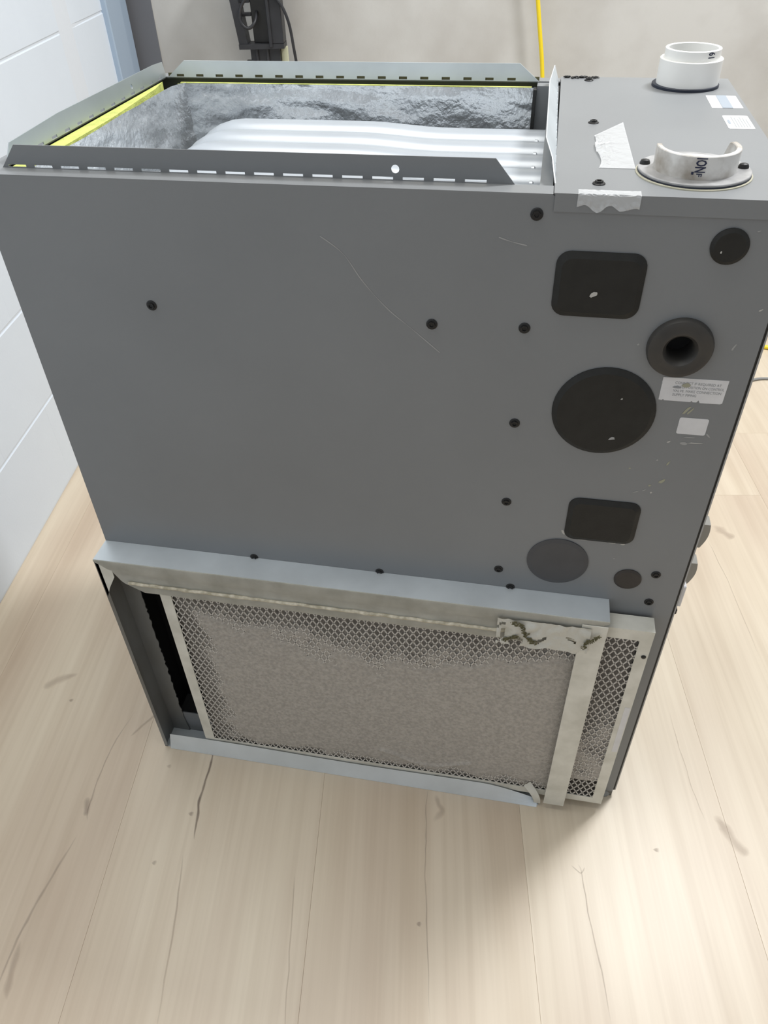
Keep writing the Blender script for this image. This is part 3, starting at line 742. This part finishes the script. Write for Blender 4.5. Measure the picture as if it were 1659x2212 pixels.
def dustmask(x, z):
    """1 where the mesh is buried in dust"""
    e = min((x - X0) / 0.055, (z - Z0 + 0.012) / 0.035, (Z1 - 0.020 - z) / (0.040 + 0.085 * math.exp(-((x - 0.36) / 0.17) ** 2)))
    if x > 0.640: e = min((z - Z0 - 0.040) / 0.004, 0.55 + (0.16 - z) * 3.5)
    e += 0.35 * noise.noise(Vector((x * 26, z * 26, 3))) + 0.2 * noise.noise(Vector((x * 70, z * 70, 9)))
    e = min(1, max(0, e)); return e * e * (3 - 2 * e)
bm = bmesh.new()
def pad(u, v):
    x = X0 + (X1 - X0) * u; z = Z0 + (Z1 - Z0) * v
    k_ = dustmask(x, z)
    fluff = 0.0006 * noise.noise(Vector((x * 260, z * 260, 0))) + 0.0004 * noise.noise(Vector((x * 520, z * 520, 4)))
    wrinkle = 0.0022 * math.exp(-((z - 0.062 - 0.012 * math.sin(x * 40)) / 0.004) ** 2) * (1 if 0.36 < x < 0.50 else 0)
    return (x, FY0 + 0.0056 - 0.0055 * k_ - fluff * (0.4 + k_) - wrinkle, z)
grid(bm, 230, 140, pad)
lay = bm.verts.layers.float_color.new('ink')
for v in bm.verts:
    k_ = dustmask(v.co.x, v.co.z)
    if v.co.x < 0.640 or v.co.z > Z0 + 0.042: k_ = 0.38 + 0.62 * k_
    v[lay] = (k_, k_, k_, 1)
pd = obj('dust_pad', bm, 'dust', filt, smooth=True); pd['label'] = 'grey felted dust on the filter'
# diamond mesh: crossing strands
bm = bmesh.new()
px_, pz_ = 0.0094, 0.0165
yA = FY0 + 0.0009
def strand(sgn, c):
    # line x/px - sgn*z/pz = c, clipped to the window
    pts = []
    for z in (Z0, Z1):
        x = X0 + px_ * (c + sgn * (z - Z0) / pz_); pts.append([x, z])
    (xa, za), (xb, zb) = pts
    if xa > xb: xa, za, xb, zb = xb, zb, xa, za
    if xb <= X0 or xa >= X1: return
    if xa < X0: za += (zb - za) * (X0 - xa) / (xb - xa); xa = X0
    if xb > X1: zb = za + (zb - za) * (X1 - xa) / (xb - xa); xb = X1
    d = Vector((xb - xa, 0, zb - za))
    if d.length < 0.003: return
    n = Vector((-d.z, 0, d.x)).normalized() * 0.00075
    a, b = Vector((xa, yA, za)), Vector((xb, yA, zb)); e = Vector((0, 0.0010, 0))
    v = [bm.verts.new(p) for p in (a - n, a + n, b + n, b - n, a - n + e, a + n + e, b + n + e, b - n + e)]
    for f in ((0, 1, 2, 3), (0, 1, 5, 4), (2, 3, 7, 6), (1, 2, 6, 5), (3, 0, 4, 7)): bm.faces.new([v[i] for i in f])
nspan = int((Z1 - Z0) / pz_) + 1; nx_ = int((X1 - X0) / px_) + 1
for c in range(-nspan, nx_ + 1): strand(1, c)
for c in range(0, nx_ + nspan + 1): strand(-1, c)
wm = obj('wire_mesh', bm, 'wire', filt); wm['kind'] = 'stuff'
bm = B(0.6878, 0.6950, FY0 - 0.0003, FY0, 0.159, 0.262); obj('paper_label', bm, 'label', filt)['label'] = 'narrow white label on the filter frame'
bm = bmesh.new(); lathe(bm, [(0.0030, 0), (0.0028, 0.0012), (0.001, 0.0018)], (0.6910, FY0, 0.3660), 10, axis='y'); obj('rivet', bm, 'screw', filt)

# ================================================================== THINGS BEHIND
def bwp(u, off, z):                        # point at u along the concrete wall, off in front of it
    return (WF @ Vector((u, yb - off, z)))
# yellow extension cord hanging in front of the concrete wall and running over the floor
pts = [(0.22, 1.835, 2.3), (0.33, 1.85, 1.5), (0.455, 1.868, 0.789), (0.488, 1.873, 0.596), (0.52, 1.873, 0.30), (0.565, 1.84, 0.07), (0.70, 1.74, 0.0075),
       (0.95, 1.58, 0.0065), (1.17, 1.475, 0.0065), (1.40, 1.48, 0.0065), (1.75, 1.66, 0.0065), (2.1, 1.70, 0.0065)]
bm = bmesh.new(); tube(bm, smoothpath(pts, 10), 0.0060, 10)
tag(obj('extension_cord', bm, 'cordY', smooth=True), 'yellow extension cord hanging down in front of the concrete wall', 'cord')
pts = [(0.45, 1.80, 0.0038), (0.62, 1.45, 0.0038), (0.85, 1.22, 0.0038), (1.09, 1.268, 0.0038), (1.17, 1.296, 0.0038), (1.35, 1.29, 0.0038), (1.7, 1.20, 0.0038)]
bm = bmesh.new(); tube(bm, smoothpath(pts, 10), 0.0036, 8)
tag(obj('thin_cable', bm, 'cordG', smooth=True), 'thin grey cable lying on the wood floor', 'cable')

# black stand with a slotted head and a looped cable, in front of the concrete wall
SU = 0.385                                              # along the wall, from the block wall plane
SF = Matrix.Translation(bwp(SU, 0.085, 0)) @ ROT        # local x along the wall, local -y to the room
def loc_at(px): return px
st = place(bpy.data.objects.new('equipment_stand', None), None, SF)
tag(st, 'black plastic equipment stand with slotted head behind the open furnace', 'stand')
def SB(name, boxes, m='blkdev', bev=0.0015, parent=st):
    bm = bmesh.new()
    for b_ in boxes: box(bm, *b_)
    bmesh.ops.bevel(bm, geom=bm.edges[:], offset=bev, segments=1, affect='EDGES')
    return obj(name, bm, m, parent, frame=SF)
SB('base', [(-0.12, 0.12, -0.07, 0.07, 0.0, 0.018)], bev=0.004)
SB('post', [(-0.040, 0.043, -0.020, 0.020, 0.018, 0.704)])
SB('post_rib', [(-0.026, -0.018, -0.026, -0.020, 0.02, 0.70), (0.004, 0.012, -0.026, -0.020, 0.02, 0.70)])
SB('foot_clamp', [(-0.058, -0.022, -0.030, 0.012, 0.656, 0.668)])
bm = bmesh.new()                                        # slotted head: slanted left rail, open slot, two solid blocks
for x0, x1, x2, x3, z0, z1 in ((-0.066, -0.042, -0.092, -0.070, 0.700, 0.93),):
    v = [bm.verts.new(p) for p in ((x0, -.03, z0), (x1, -.03, z0), (x3, -.03, z1), (x2, -.03, z1), (x0, .02, z0), (x1, .02, z0), (x3, .02, z1), (x2, .02, z1))]
    for f in ((0, 1, 2, 3), (4, 5, 6, 7), (0, 1, 5, 4), (1, 2, 6, 5), (2, 3, 7, 6), (3, 0, 4, 7)): bm.faces.new([v[i] for i in f])
box(bm, -0.068, 0.058, -0.034, 0.020, 0.700, 0.712)
box(bm, -0.092, 0.062, -0.030, 0.020, 0.920, 0.945)
head = obj('slotted_head', bm, 'blkdev', st, frame=SF)
SB('head_core', [(-0.028, 0.018, -0.010, 0.018, 0.712, 0.920)], 'black')
SB('head_block', [(0.018, 0.058, -0.034, 0.020, 0.712, 0.920)])
SB('head_rail', [(0.018, 0.027, -0.040, -0.034, 0.704, 0.920)])
SB('head_bar', [(-0.060, -0.028, -0.012, 0.008, 0.775, 0.783), (-0.072, -0.028, -0.012, 0.008, 0.806, 0.814)])
SB('pale_strip', [(0.0435, 0.062, -0.004, 0.010, 0.018, 0.700)], 'paleY', bev=0.001)
def SP(l): return [SF @ Vector(p) for p in l]
bm = bmesh.new()
tube(bm, smoothpath(SP([(0.086, 0.02, 0.006), (0.088, 0.01, 0.35), (0.088, -0.02, 0.62), (0.084, -0.03, 0.70), (0.076, -0.035, 0.765), (0.055, -0.040, 0.812), (0.02, -0.042, 0.832), (-0.02, -0.042, 0.828),
                         (-0.046, -0.042, 0.802), (-0.054, -0.042, 0.775), (-0.046, -0.042, 0.757), (-0.030, -0.042, 0.752), (-0.015, -0.036, 0.765), (-0.012, -0.012, 0.785)]), 8), 0.0042, 8)
obj('looped_cable', bm, 'blkdev', st, smooth=True)
